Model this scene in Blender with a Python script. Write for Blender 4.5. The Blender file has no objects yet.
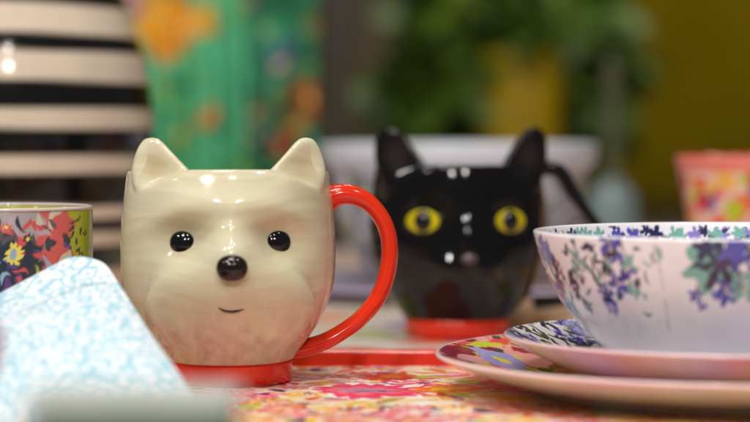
import bpy, math, random
import numpy as np
from mathutils import Vector
random.seed(7); rng = np.random.default_rng(7)
scene = bpy.context.scene
COL = scene.collection
PI = math.pi

# ------------------------------------------------------------------ camera geometry
F = 2300.0                    # focal length in pixels of the 750 wide photograph
H = 0.1224                    # camera height over the table
YH = 130.0                    # horizon row
def S(d): return d / F
def PX(px, d): return (px - 375) * d / F
def PZ(py, d): return H - (py - YH) * d / F

# ------------------------------------------------------------------ helpers
def srgb(r, g, b):
    def f(c):
        c /= 255.0
        return c / 12.92 if c <= 0.04045 else ((c + 0.055) / 1.055) ** 2.4
    return (f(r), f(g), f(b))

def link(o, parent=None):
    COL.objects.link(o)
    if parent is not None: o.parent = parent
    return o

def tag(o, label=None, cat=None, group=None, kind=None):
    if label: o['label'] = label
    if cat: o['category'] = cat
    if group: o['group'] = group
    if kind: o['kind'] = kind
    return o

def thing(name, loc, label, cat, rz=0, group=None):
    o = bpy.data.objects.new(name, None); link(o)
    o.empty_display_size = 0.02
    o.location = loc; o.rotation_euler = (0, 0, rz)
    return tag(o, label, cat, group)

def mesh_np(name, V, Fq, col=None, uv=None):
    V = np.asarray(V, dtype=np.float32).reshape(-1, 3)
    Fq = np.asarray(Fq, dtype=np.int32)
    me = bpy.data.meshes.new(name)
    me.vertices.add(len(V)); me.vertices.foreach_set('co', V.ravel())
    n, k = Fq.shape
    me.loops.add(n * k); me.loops.foreach_set('vertex_index', Fq.ravel())
    me.polygons.add(n)
    me.polygons.foreach_set('loop_start', np.arange(0, n * k, k, dtype=np.int32))
    me.update(calc_edges=True)
    me.validate()
    me.polygons.foreach_set('use_smooth', np.ones(len(me.polygons), dtype=bool))
    if col is not None:
        a = me.color_attributes.new('pigment', 'FLOAT_COLOR', 'POINT')
        c = np.ones((len(V), 4), dtype=np.float32); c[:, :3] = np.asarray(col).reshape(-1, 3)
        a.data.foreach_set('color', c.ravel())
    return me

def set_pigment(me, col):
    a = me.color_attributes.get('pigment') or me.color_attributes.new('pigment', 'FLOAT_COLOR', 'POINT')
    c = np.ones((len(me.vertices), 4), dtype=np.float32); c[:, :3] = col
    a.data.foreach_set('color', c.ravel())

def normals_np(me):
    v = np.empty(len(me.vertices) * 3, dtype=np.float32); me.vertices.foreach_get('normal', v)
    return v.reshape(-1, 3).astype(np.float64)

def verts_np(me):
    v = np.empty(len(me.vertices) * 3, dtype=np.float32); me.vertices.foreach_get('co', v)
    return v.reshape(-1, 3).astype(np.float64)

def grid_faces(nu, nv, wrap=False):
    iu = np.arange(nu if wrap else nu - 1); iv = np.arange(nv - 1)
    a, b = np.meshgrid(iu, iv, indexing='ij')
    a2 = (a + 1) % nu
    return np.stack([a * nv + b, a2 * nv + b, a2 * nv + b + 1, a * nv + b + 1], -1).reshape(-1, 4)

def obj(name, me, mat, parent=None, loc=None, rot=None):
    o = bpy.data.objects.new(name, me)
    if mat is not None: me.materials.append(mat)
    link(o, parent)
    if loc is not None: o.location = loc
    if rot is not None: o.rotation_euler = rot
    return o

def catmull(pts, n):
    """resample a polyline as a smooth spline, about n points spread by length"""
    P = np.asarray(pts, float)
    Q = np.vstack([2 * P[0] - P[1], P, 2 * P[-1] - P[-2]])
    out = []
    for i in range(1, len(Q) - 2):
        t = np.linspace(0, 1, 24, endpoint=False)[:, None]
        p0, p1, p2, p3 = Q[i - 1], Q[i], Q[i + 1], Q[i + 2]
        out.append(0.5 * (2 * p1 + (p2 - p0) * t + (2 * p0 - 5 * p1 + 4 * p2 - p3) * t ** 2 + (3 * p1 - p0 - 3 * p2 + p3) * t ** 3))
    out.append(P[-1:]); R = np.vstack(out)
    L = np.r_[0, np.cumsum(np.linalg.norm(np.diff(R, axis=0), axis=1))]
    s = np.linspace(0, L[-1], n)
    return np.stack([np.interp(s, L, R[:, k]) for k in range(R.shape[1])], -1)

def lathe_grid(prof, nt):
    """prof (nv,2) of r,z -> V (nt,nv,3), theta 0 faces the camera (-Y), positive theta goes to +X"""
    th = np.linspace(-PI, PI, nt, endpoint=False)
    r, z = prof[:, 0], prof[:, 1]
    V = np.empty((nt, len(r), 3))
    V[..., 0] = np.sin(th)[:, None] * r; V[..., 1] = -np.cos(th)[:, None] * r; V[..., 2] = z
    return V, th

def lathe(name, pts, mat, parent=None, loc=None, nt=96, n=90, smooth=True, col=None):
    prof = catmull(pts, n) if smooth else np.asarray(pts, float)
    prof[:, 0] = np.maximum(prof[:, 0], 1e-5)
    V, th = lathe_grid(prof, nt)
    return obj(name, mesh_np(name, V, grid_faces(nt, len(prof), True), col), mat, parent, loc)

def tube(name, path, ra, rb, mat, parent=None, n=60, k=20, closed_ends=True, up=(0, 1, 0)):
    """tube with an elliptic section: rb along 'up', ra across; ra/rb may be lists along the path"""
    C = catmull(path, n)
    T = np.gradient(C, axis=0); T /= np.linalg.norm(T, axis=1)[:, None]
    U = np.tile(np.asarray(up, float), (n, 1)); U -= (U * T).sum(1)[:, None] * T; U /= np.linalg.norm(U, axis=1)[:, None]
    W = np.cross(T, U)
    s = np.linspace(0, 1, n)
    ra = np.interp(s, np.linspace(0, 1, len(ra)), ra) if hasattr(ra, '__len__') else np.full(n, ra)
    rb = np.interp(s, np.linspace(0, 1, len(rb)), rb) if hasattr(rb, '__len__') else np.full(n, rb)
    a = np.linspace(0, 2 * PI, k, endpoint=False)
    V = C[:, None, :] + np.cos(a)[None, :, None] * ra[:, None, None] * W[:, None, :] + np.sin(a)[None, :, None] * rb[:, None, None] * U[:, None, :]
    V = np.concatenate([C[:1, None, :].repeat(k, 1), V, C[-1:, None, :].repeat(k, 1)], 0)
    V = V.transpose(1, 0, 2)
    return obj(name, mesh_np(name, V, grid_faces(k, n + 2, True)), mat, parent)

def ellipsoid(name, rx, ry, rz, mat, parent=None, loc=(0, 0, 0), rot=(0, 0, 0), n=40, power=1.0):
    ph = np.linspace(-PI / 2, PI / 2, n); p = np.stack([np.cos(ph), np.sin(ph)], -1); p[:, 0] = np.maximum(p[:, 0], 1e-4)
    V, _ = lathe_grid(p, n * 2)
    V = np.sign(V) * np.abs(V) ** power
    V = V * np.array([rx, ry, rz])
    return obj(name, mesh_np(name, V, grid_faces(n * 2, n, True)), mat, parent, loc, rot)

def box(name, x0, x1, y0, y1, z0, z1, mat, parent=None, bevel=0.002, seg=3):
    import bmesh
    bm = bmesh.new(); bmesh.ops.create_cube(bm, size=1)
    for v in bm.verts:
        v.co = ((x0 + x1) / 2 + v.co.x * (x1 - x0), (y0 + y1) / 2 + v.co.y * (y1 - y0), (z0 + z1) / 2 + v.co.z * (z1 - z0))
    if bevel: bmesh.ops.bevel(bm, geom=bm.edges[:], offset=bevel, segments=seg, profile=0.5, affect='EDGES')
    me = bpy.data.meshes.new(name); bm.to_mesh(me); bm.free()
    return obj(name, me, mat, parent)

def voxel_union(name, meshes, voxel, smooth_it):
    """join closed shells and fuse them to one skin"""
    Vs, Fs, off = [], [], 0
    for V, Fq in meshes:
        V = np.asarray(V).reshape(-1, 3); Vs.append(V); Fs.append(np.asarray(Fq) + off); off += len(V)
    me = mesh_np(name + '_raw', np.vstack(Vs), np.vstack(Fs))
    o = bpy.data.objects.new(name + '_raw', me); COL.objects.link(o)
    m = o.modifiers.new('r', 'REMESH'); m.mode = 'VOXEL'; m.voxel_size = voxel; m.use_smooth_shade = True
    s = o.modifiers.new('s', 'SMOOTH'); s.factor = 0.5; s.iterations = smooth_it
    dg = bpy.context.evaluated_depsgraph_get(); dg.update()
    out = bpy.data.meshes.new_from_object(o.evaluated_get(dg)); out.name = name
    bpy.data.objects.remove(o); bpy.data.meshes.remove(me)
    out.polygons.foreach_set('use_smooth', np.ones(len(out.polygons), dtype=bool))
    out.materials.clear()
    return out

# ------------------------------------------------------------------ pigment painting (patterns printed on cloth and china)
def sstep(x): x = np.clip(x, 0, 1); return x * x * (3 - 2 * x)

class Paint:
    def __init__(s, u, v, base):
        s.shape = u.shape; s.u = u.ravel().astype(float).copy(); s.v = v.ravel().astype(float).copy()
        s.c = np.empty((len(s.u), 3)); s.c[:] = base
    def warp(s, amp, wl, seed=0):
        r = np.random.default_rng(seed); u, v = s.u.copy(), s.v.copy()
        for k in range(4):
            a, p, q = r.uniform(0, 2 * PI, 3); w = wl * r.uniform(.6, 1.4)
            ph = (u * math.cos(a) + v * math.sin(a)) * 2 * PI / w
            s.u += amp * .5 * np.sin(ph + p); s.v += amp * .5 * np.sin(ph + q)
    def near(s, u0, v0, R):
        return np.nonzero((np.abs(s.u - u0) < R) & (np.abs(s.v - v0) < R))[0]
    def put(s, i, m, col):
        m = m[:, None]; s.c[i] = s.c[i] * (1 - m) + np.array(col) * m
    def flower(s, u0, v0, R, n, col, rot=0, depth=.45, edge=.0006, sharp=1.0, sy=1.0):
        i = s.near(u0, v0, R * 1.2)
        if not len(i): return
        x, y = s.u[i] - u0, (s.v[i] - v0) / sy
        r = np.hypot(x, y); t = np.arctan2(y, x) - rot
        Rt = R * (1 - depth * (1 - np.abs(np.cos(n * t / 2)) ** sharp))
        s.put(i, sstep((Rt - r) / edge + .5), col)
    def leaf(s, u0, v0, L, W, ang, col, edge=.0006, bend=0.0):
        i = s.near(u0, v0, L * 1.2)
        if not len(i): return
        x, y = s.u[i] - u0, s.v[i] - v0
        a = x * math.cos(ang) + y * math.sin(ang); b = -x * math.sin(ang) + y * math.cos(ang) + bend * (a / L) ** 2 * L
        w = W * np.clip(1 - (a / L) ** 2, 0, 1)
        s.put(i, sstep((w - np.abs(b)) / edge + .5) * (np.abs(a) < L), col)
    def line(s, u0, v0, u1, v1, w, col, edge=.0005):
        L = math.hypot(u1 - u0, v1 - v0); cu, cv = (u0 + u1) / 2, (v0 + v1) / 2
        i = s.near(cu, cv, L / 2 + w * 2)
        if not len(i): return
        dx, dy = (u1 - u0) / L, (v1 - v0) / L
        x, y = s.u[i] - cu, s.v[i] - cv
        a = np.abs(x * dx + y * dy) - L / 2; b = np.abs(-x * dy + y * dx)
        s.put(i, sstep((w - np.hypot(np.maximum(a, 0), b)) / edge + .5), col)
    def region(s, m, col): s.put(np.arange(len(s.u)), m, col)

# ------------------------------------------------------------------ materials
def mat_new(name):
    m = bpy.data.materials.new(name); m.use_nodes = True
    nt = m.node_tree; b = nt.nodes['Principled BSDF']
    return m, nt, b

def glaze(name, col=None, rough=.15, var=.08, scale=60, spec=.5, coat=0, bump=0.0, bump_scale=200, attr=False, stretch=(1, 1, 1), sss=0):
    """a solid or pigment coloured surface with slight uneven tone and gloss"""
    m, nt, b = mat_new(name); N, L = nt.nodes, nt.links
    tc = N.new('ShaderNodeTexCoord'); mp = N.new('ShaderNodeMapping'); mp.inputs['Scale'].default_value = stretch
    L.new(tc.outputs['Object'], mp.inputs['Vector'])
    nz = N.new('ShaderNodeTexNoise'); nz.inputs['Scale'].default_value = scale; nz.inputs['Detail'].default_value = 6
    L.new(mp.outputs['Vector'], nz.inputs['Vector'])
    mr = N.new('ShaderNodeMapRange'); mr.inputs[1].default_value = .3; mr.inputs[2].default_value = .7
    mr.inputs[3].default_value = 1 - var; mr.inputs[4].default_value = 1 + var
    L.new(nz.outputs['Fac'], mr.inputs[0])
    mx = N.new('ShaderNodeMix'); mx.data_type = 'RGBA'; mx.blend_type = 'MULTIPLY'; mx.inputs[0].default_value = 1
    if attr:
        at = N.new('ShaderNodeAttribute'); at.attribute_name = 'pigment'; L.new(at.outputs['Color'], mx.inputs[6])
    else:
        mx.inputs[6].default_value = (*col, 1)
    L.new(mr.outputs[0], mx.inputs[7]); L.new(mx.outputs[2], b.inputs['Base Color'])
    r2 = N.new('ShaderNodeMapRange'); r2.inputs[3].default_value = rough * .8; r2.inputs[4].default_value = rough * 1.25
    L.new(nz.outputs['Fac'], r2.inputs[0]); L.new(r2.outputs[0], b.inputs['Roughness'])
    b.inputs['Specular IOR Level'].default_value = spec
    if coat: b.inputs['Coat Weight'].default_value = coat; b.inputs['Coat Roughness'].default_value = .06
    if sss:
        b.inputs['Subsurface Weight'].default_value = sss; b.inputs['Subsurface Radius'].default_value = (.004, .003, .002)
        b.inputs['Subsurface Scale'].default_value = 1.0
    if bump:
        n2 = N.new('ShaderNodeTexNoise'); n2.inputs['Scale'].default_value = bump_scale; n2.inputs['Detail'].default_value = 4
        L.new(mp.outputs['Vector'], n2.inputs['Vector'])
        bp = N.new('ShaderNodeBump'); bp.inputs['Strength'].default_value = bump; bp.inputs['Distance'].default_value = .001
        L.new(n2.outputs['Fac'], bp.inputs['Height']); L.new(bp.outputs['Normal'], b.inputs['Normal'])
    return m

M = {}
M['red'] = glaze('red_glaze', srgb(222, 50, 22), .13, .10, 45, bump=.06, bump_scale=90)
M['black'] = glaze('black_glaze', (.006, .006, .007), .08, .2, 60)
M['black_attr'] = glaze('black_cat_glaze', None, .07, .15, 70, attr=True, spec=.34, bump=.12, bump_scale=60)
M['nose'] = glaze('nose_glaze', (.012, .008, .008), .12, .4, 160, bump=.35, bump_scale=140)
M['china'] = glaze('printed_china', None, .13, .03, 50, attr=True, bump=.02, bump_scale=80)
M['melamine'] = glaze('printed_melamine', None, .30, .05, 50, attr=True, bump=.05, bump_scale=40)
M['vase'] = glaze('striped_glaze', None, .10, .06, 40, attr=True, bump=.05, bump_scale=40)
M['print'] = glaze('printed_cloth', None, .85, .10, 120, attr=True, bump=.3, bump_scale=900)
M['yellow'] = glaze('yellow_glaze', srgb(196, 182, 10), .10, .12, 180)
M['darkwood'] = glaze('dark_wood', srgb(36, 28, 8), .45, .3, 25, stretch=(6, 6, .6), bump=.2, bump_scale=60)
M['tanwood'] = glaze('tan_wood', srgb(206, 156, 116), .4, .15, 30, stretch=(1, 6, 6))
M['wall'] = glaze('gold_wall_paint', srgb(118, 100, 0), .9, .16, 3, spec=.1, bump=.1, bump_scale=60)
M['white'] = glaze('white_glaze', srgb(226, 222, 226), .2, .05, 30)
M['lilac'] = glaze('lilac_glaze', srgb(205, 190, 222), .2, .05, 30)
M['pale_blue'] = glaze('pale_blue_glaze', srgb(126, 146, 150), .25, .08, 30)
M['sage'] = glaze('sage_paint', srgb(96, 128, 114), .4, .10, 50)
M['cream_lid'] = glaze('pale_lid_paint', srgb(180, 188, 182), .45, .06, 50)
M['mustard'] = glaze('mustard_glaze', srgb(190, 158, 20), .3, .12, 20)

def dog_material():
    m, nt, b = mat_new('cream_brushed_glaze'); N, L = nt.nodes, nt.links
    at = N.new('ShaderNodeAttribute'); at.attribute_name = 'pigment'
    tc = N.new('ShaderNodeTexCoord')
    # brush strokes: noise stretched sideways and bent by a broad noise
    wn = N.new('ShaderNodeTexNoise'); wn.inputs['Scale'].default_value = 22; wn.inputs['Detail'].default_value = 1
    L.new(tc.outputs['Object'], wn.inputs['Vector'])
    ad = N.new('ShaderNodeVectorMath'); ad.operation = 'MULTIPLY_ADD'
    L.new(wn.outputs['Color'], ad.inputs[0]); ad.inputs[1].default_value = (.010, .010, .020); L.new(tc.outputs['Object'], ad.inputs[2])
    mp = N.new('ShaderNodeMapping'); mp.inputs['Scale'].default_value = (11, 11, 150); L.new(ad.outputs[0], mp.inputs['Vector'])
    nz = N.new('ShaderNodeTexNoise'); nz.inputs['Scale'].default_value = 1; nz.inputs['Detail'].default_value = 5; nz.inputs['Roughness'].default_value = .6
    L.new(mp.outputs[0], nz.inputs['Vector'])
    # downward strokes for the beard
    mp2 = N.new('ShaderNodeMapping'); mp2.inputs['Scale'].default_value = (190, 190, 12); L.new(ad.outputs[0], mp2.inputs['Vector'])
    n2 = N.new('ShaderNodeTexNoise'); n2.inputs['Scale'].default_value = 1; n2.inputs['Detail'].default_value = 5
    L.new(mp2.outputs[0], n2.inputs['Vector'])
    sx = N.new('ShaderNodeSeparateXYZ'); L.new(tc.outputs['Object'], sx.inputs[0])
    mz = N.new('ShaderNodeMapRange'); mz.inputs[1].default_value = .046; mz.inputs[2].default_value = .026; L.new(sx.outputs['Z'], mz.inputs[0])
    mixn = N.new('ShaderNodeMix'); L.new(mz.outputs[0], mixn.inputs[0]); L.new(nz.outputs['Fac'], mixn.inputs[2]); L.new(n2.outputs['Fac'], mixn.inputs[3])
    mr = N.new('ShaderNodeMapRange'); mr.inputs[1].default_value = .32; mr.inputs[2].default_value = .68
    L.new(mixn.outputs[0], mr.inputs[0])
    cr = N.new('ShaderNodeMix'); cr.data_type = 'RGBA'
    cr.inputs[6].default_value = (.86, .84, .76, 1); cr.inputs[7].default_value = (1.07, 1.07, 1.08, 1)
    L.new(mr.outputs[0], cr.inputs[0])
    mx = N.new('ShaderNodeMix'); mx.data_type = 'RGBA'; mx.blend_type = 'MULTIPLY'; mx.inputs[0].default_value = 1
    L.new(at.outputs['Color'], mx.inputs[6]); L.new(cr.outputs[2], mx.inputs[7]); L.new(mx.outputs[2], b.inputs['Base Color'])
    b.inputs['Roughness'].default_value = .13
    pv = N.new('ShaderNodeTexVoronoi'); pv.inputs['Scale'].default_value = 130; L.new(tc.outputs['Object'], pv.inputs['Vector'])
    pr = N.new('ShaderNodeMapRange'); pr.inputs[1].default_value = .03; pr.inputs[2].default_value = .07; L.new(pv.outputs['Distance'], pr.inputs[0])
    lw = N.new('ShaderNodeTexNoise'); lw.inputs['Scale'].default_value = 75; lw.inputs['Detail'].default_value = 3; L.new(tc.outputs['Object'], lw.inputs['Vector'])
    sm = N.new('ShaderNodeMath'); sm.operation = 'MULTIPLY_ADD'; sm.inputs[1].default_value = .12; L.new(pr.outputs[0], sm.inputs[0]); L.new(lw.outputs['Fac'], sm.inputs[2])
    bp = N.new('ShaderNodeBump'); bp.inputs['Strength'].default_value = .16; bp.inputs['Distance'].default_value = .001
    L.new(sm.outputs[0], bp.inputs['Height']); L.new(bp.outputs[0], b.inputs['Normal'])
    return m
M['dog'] = dog_material()

def napkin_material():
    m, nt, b = mat_new('pale_blue_print_cotton'); N, L = nt.nodes, nt.links
    uv = N.new('ShaderNodeTexCoord')
    nz = N.new('ShaderNodeTexNoise'); nz.inputs['Scale'].default_value = 135; nz.inputs['Detail'].default_value = 2
    L.new(uv.outputs['Object'], nz.inputs['Vector'])
    ad = N.new('ShaderNodeVectorMath'); ad.operation = 'MULTIPLY_ADD'
    L.new(nz.outputs['Color'], ad.inputs[0]); ad.inputs[1].default_value = (.007, .007, .007); L.new(uv.outputs['Object'], ad.inputs[2])
    vo = N.new('ShaderNodeTexVoronoi'); vo.inputs['Scale'].default_value = 118; L.new(ad.outputs[0], vo.inputs['Vector'])
    wv = N.new('ShaderNodeMath'); wv.operation = 'MULTIPLY'; L.new(vo.outputs['Distance'], wv.inputs[0]); wv.inputs[1].default_value = 15
    sn = N.new('ShaderNodeMath'); sn.operation = 'SINE'; L.new(wv.outputs[0], sn.inputs[0])
    n3 = N.new('ShaderNodeTexNoise'); n3.inputs['Scale'].default_value = 380; n3.inputs['Detail'].default_value = 2
    L.new(uv.outputs['Object'], n3.inputs['Vector'])
    sm = N.new('ShaderNodeMath'); sm.operation = 'MULTIPLY_ADD'; L.new(n3.outputs['Fac'], sm.inputs[0]); sm.inputs[1].default_value = 2.2; L.new(sn.outputs[0], sm.inputs[2])
    mr = N.new('ShaderNodeMapRange'); mr.interpolation_type = 'SMOOTHSTEP'; mr.inputs[1].default_value = 1.0; mr.inputs[2].default_value = 1.7; L.new(sm.outputs[0], mr.inputs[0])
    mx = N.new('ShaderNodeMix'); mx.data_type = 'RGBA'
    mx.inputs[6].default_value = (*srgb(224, 231, 237), 1); mx.inputs[7].default_value = (*srgb(160, 203, 219), 1)
    L.new(mr.outputs[0], mx.inputs[0]); L.new(mx.outputs[2], b.inputs['Base Color'])
    b.inputs['Roughness'].default_value = .9; b.inputs['Sheen Weight'].default_value = .2
    wb = N.new('ShaderNodeTexNoise'); wb.inputs['Scale'].default_value = 1500
    L.new(uv.outputs['Object'], wb.inputs['Vector'])
    bp = N.new('ShaderNodeBump'); bp.inputs['Strength'].default_value = .3; bp.inputs['Distance'].default_value = .0005
    L.new(wb.outputs['Fac'], bp.inputs['Height']); L.new(bp.outputs[0], b.inputs['Normal'])
    return m
M['napkin'] = napkin_material()

def table_material():
    m, nt, b = mat_new('white_painted_table'); N, L = nt.nodes, nt.links
    tc = N.new('ShaderNodeTexCoord')
    vo = N.new('ShaderNodeTexVoronoi'); vo.inputs['Scale'].default_value = 26
    nz = N.new('ShaderNodeTexNoise'); nz.inputs['Scale'].default_value = 20; nz.inputs['Detail'].default_value = 3
    L.new(tc.outputs['Object'], nz.inputs['Vector'])
    ad = N.new('ShaderNodeVectorMath'); ad.operation = 'MULTIPLY_ADD'; ad.inputs[1].default_value = (.03, .03, .03)
    L.new(nz.outputs['Color'], ad.inputs[0]); L.new(tc.outputs['Object'], ad.inputs[2]); L.new(ad.outputs[0], vo.inputs['Vector'])
    th = N.new('ShaderNodeMapRange'); th.inputs[1].default_value = .50; th.inputs[2].default_value = .38; L.new(vo.outputs['Distance'], th.inputs[0])
    cr = N.new('ShaderNodeValToRGB'); cr.color_ramp.interpolation = 'CONSTANT'
    el = cr.color_ramp.elements; cols = [(226, 120, 80), (170, 176, 104), (216, 110, 124), (236, 176, 96), (150, 140, 170)]
    el[0].color = (*srgb(*cols[0]), 1); el[1].position = .2; el[1].color = (*srgb(*cols[1]), 1)
    for k in range(2, 5):
        e = el.new(k * .2); e.color = (*srgb(*cols[k]), 1)
    sp = N.new('ShaderNodeSeparateColor'); L.new(vo.outputs['Color'], sp.inputs[0]); L.new(sp.outputs[0], cr.inputs[0])
    mx = N.new('ShaderNodeMix'); mx.data_type = 'RGBA'; mx.inputs[6].default_value = (*srgb(214, 200, 190), 1)
    L.new(th.outputs[0], mx.inputs[0]); L.new(cr.outputs[0], mx.inputs[7]); L.new(mx.outputs[2], b.inputs['Base Color'])
    b.inputs['Roughness'].default_value = .35
    return m
M['table'] = table_material()

def leaf_material(name, c0, c1):
    m, nt, b = mat_new(name); N, L = nt.nodes, nt.links
    tc = N.new('ShaderNodeTexCoord'); nz = N.new('ShaderNodeTexNoise'); nz.inputs['Scale'].default_value = 14; nz.inputs['Detail'].default_value = 4
    L.new(tc.outputs['Object'], nz.inputs['Vector'])
    mr = N.new('ShaderNodeMapRange'); mr.inputs[1].default_value = .35; mr.inputs[2].default_value = .65; L.new(nz.outputs['Fac'], mr.inputs[0])
    mx = N.new('ShaderNodeMix'); mx.data_type = 'RGBA'; mx.inputs[6].default_value = (*c0, 1); mx.inputs[7].default_value = (*c1, 1)
    L.new(mr.outputs[0], mx.inputs[0]); L.new(mx.outputs[2], b.inputs['Base Color']); b.inputs['Roughness'].default_value = .45
    return m
M['leaf'] = leaf_material('green_leaves', srgb(34, 70, 24), srgb(104, 132, 40))

# ------------------------------------------------------------------ setting
tb = box('table', -1.3, 1.3, 0.45, 2.75, -.03, 0, M['table'], bevel=.004)
tag(tb, 'pale table top scattered with a faint floral print under all the crockery', 'table', kind='structure')
wl = box('wall', -3.2, 3.2, 4.3, 4.4, -.8, 2.2, M['wall'], bevel=0)
tag(wl, 'plain olive gold wall closing the blurred background', 'wall', kind='structure')

sb = box('sideboard', -1.6, 1.6, 2.95, 4.25, -.8, 0, M['darkwood'], None, .006)
tag(sb, 'long dark wooden sideboard behind the table carrying the potted plant', 'sideboard')
# ------------------------------------------------------------------ tray
TX0, TX1, TY0, TY1 = -.315, .345, .78, 1.1735
FLOOR = .0022
tray = thing('serving_tray', ((TX0 + TX1) / 2, (TY0 + TY1) / 2, 0), 'bright floral serving tray with a raised red rim under the dog mug and plates', 'tray')
def paint_tray(u, v):
    P = Paint(u, v, srgb(246, 232, 204)); P.warp(.004, .05, 3); P.warp(.0007, .010, 4)
    r = np.random.default_rng(11)
    red, pink, hot, org, yel, lime, navy, wht, lil = [srgb(*c) for c in ((226, 62, 28), (244, 120, 130), (240, 60, 110), (246, 130, 30), (244, 200, 50), (196, 196, 60), (36, 44, 110), (250, 246, 240), (150, 150, 210))]
    reg = [(-.17, .28), (.88, 1.18)]
    def rp(): return r.uniform(*reg[0]), r.uniform(*reg[1])
    for k in range(900):
        P.leaf(*rp(), r.uniform(.008, .018), r.uniform(.002, .005), r.uniform(0, PI), [lime, yel, org, pink, navy, red, wht, lime, org][r.integers(9)], bend=r.uniform(-.5, .5))
    heads = []
    for k in range(700):
        p = rp()
        if all(math.hypot(p[0] - q[0], p[1] - q[1]) > .0195 for q in heads): heads.append(p)
    for k, (a, b) in enumerate(heads):
        R = r.uniform(.009, .016); c = [red, hot, org, pink, red, hot, yel][k % 7]
        P.flower(a, b, R * 1.07, 9, wht, r.uniform(0, 6), .35); rot = r.uniform(0, 6)
        P.flower(a, b, R, int(r.integers(9, 14)), c, rot, .38, sharp=.7)
        c2 = {red: org, hot: pink, org: yel, pink: hot, yel: org}[c]
        P.flower(a, b, R * .62, 7, c2, rot + .3, .5)
        for j in range(9):
            t = j * 2 * PI / 9 + rot; P.line(a + .25 * R * math.cos(t), b + .25 * R * math.sin(t), a + .8 * R * math.cos(t), b + .8 * R * math.sin(t), .0005, wht)
        P.flower(a, b, R * .22, 5, navy if k % 3 else yel, 0, .3)
    for k in range(230):
        P.leaf(*rp(), r.uniform(.004, .009), r.uniform(.0012, .0025), r.uniform(0, PI), [navy, navy, wht, lime, yel, wht, lil][r.integers(7)], bend=r.uniform(-.6, .6))
    # the pink head and its orange neighbour beside the dog
    a, b = PX(372, 1.07), 1.06
    P.flower(a, b, .030, 10, wht, .2, .3, sy=1.15); P.flower(a, b, .027, 15, hot, .2, .32, sharp=.7, sy=1.15); P.flower(a, b, .017, 9, pink, .5, .5); P.leaf(a, b, .012, .003, .2, lil); P.leaf(a + .004, b - .004, .011, .0015, .4, navy)
    a, b = PX(395, 1.12), 1.118
    P.flower(a, b, .018, 11, red, 0, .35, sharp=.7); P.flower(a, b, .008, 7, org, 0, .4)
    for j in range(7): P.leaf(a + .004 * j, b - .012 + .001 * j, .004, .0011, .4 + j, navy)
    a, b = PX(450, 1.07), 1.065
    P.flower(a, b, .020, 12, org, 0, .4, sharp=.7); P.flower(a, b, .010, 7, yel, 0, .5)
    return P.c
nu, nv = 900, 300
gx = np.linspace(TX0 + .003, TX1 - .003, nu); gy = np.linspace(TY0 + .003, TY1 - .003, nv)
U, W = np.meshgrid(gx, gy, indexing='ij')
Z = FLOOR + .0004 * np.sin(U * 70 + 2 * np.sin(W * 40)) * np.sin(W * 55 + 1)
Z = np.minimum(Z, FLOOR)   # faint dips only
V = np.stack([U - (TX0 + TX1) / 2, W - (TY0 + TY1) / 2, Z], -1)
obj('tray_floor', mesh_np('tray_floor', V, grid_faces(nu, nv), paint_tray(U, W)), M['melamine'], tray)
def tray_rim():
    # rounded-rectangle sweep of a lip section
    cx, cy, rad = (TX1 - TX0) / 2, (TY1 - TY0) / 2, .02
    path = []
    for (sx, sy, a0) in ((1, 1, 0), (-1, 1, PI / 2), (-1, -1, PI), (1, -1, 3 * PI / 2)):
        for k in range(9):
            a = a0 + k / 8 * PI / 2
            path.append((sx * (cx - rad), sy * (cy - rad), math.cos(a), math.sin(a)))
    path = np.array(path)
    sec = np.array([(-.0045, .0012), (-.0036, .0032), (-.0030, .0080), (-.0022, .0098), (-.0008, .0105), (.0006, .0105), (.0016, .0096), (.0018, .008), (.0008, .002), (0, 0), (-.0045, .0012)])
    V = np.empty((len(path), len(sec), 3))
    V[..., 0] = path[:, 0:1] + path[:, 2:3] * (rad + sec[:, 0]); V[..., 1] = path[:, 1:2] + path[:, 3:4] * (rad + sec[:, 0]); V[..., 2] = sec[:, 1]
    return mesh_np('tray_rim', V, grid_faces(len(path), len(sec), True))
obj('tray_rim', tray_rim(), M['red'], tray)

# ------------------------------------------------------------------ animal head mugs
BODY = np.array([(.0315, .0105), (.0350, .0150), (.0437, .0265), (.0490, .0370), (.0524, .0480), (.0533, .0620), (.0526, .0780), (.0515, .0900), (.0500, .1025)])
_bp = catmull(BODY, 300)
def body_r(z): return np.interp(z, _bp[:, 1], _bp[:, 0])
sig = lambda x: 1 / (1 + np.exp(-np.clip(x, -40, 40)))

def carve(ax, z, k=1.0):
    # the hollow in front of each ear, with a ledge below it
    zl = 94.5 + np.clip(48 - ax, 0, 40) * .36
    roll = -.022 * np.clip(z - 90, 0, 14) ** 2 * sig((26 - ax) / 2.5)
    return k * roll - 8.0 * sig((z - zl) / .6) * sig((ax - 21) / .9) * sig((45 - ax) / .8)

_zc = catmull([(0, 75), (7, 71), (17.5, 63), (29, 57), (36, 48), (39, 38), (40, 28), (40.5, 0)], 200); _zx, _zt = _zc[:, 0], _zc[:, 1]
def dog_disp(x, z):
    """extra radius on the front of the dog (metres in, metres out)"""
    x, z = x * 1000, z * 1000; ax = np.abs(x)
    sock = -6.8 * np.exp(-((ax - 22.5) / 13) ** 2 - ((z - 71) / 9.5) ** 2)
    bridge = 4.4 * np.exp(-(x / 8.5) ** 2 - ((z - 65) / 10) ** 2)
    ztop = np.interp(ax, _zx, _zt)
    mz = sig((ztop - z) / 2.6) * sig((z - 16) / 4.5) * sig((20 + .75 * (z - 8) - ax) / 2.5)
    muzzle = mz * (7.8 - 1.6 * (ax / 40) ** 2) + 3.0 * np.exp(-(x / 16) ** 2 - ((z - 47) / 14) ** 2)
    brow = 1.7 * np.exp(-((z - (87 - .011 * (ax - 10) ** 2)) / 5.5) ** 2) * sig((42 - ax) / 4)
    ridge = 0
    return (sock + bridge + muzzle + brow + ridge + carve(ax, z)) / 1000

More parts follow.
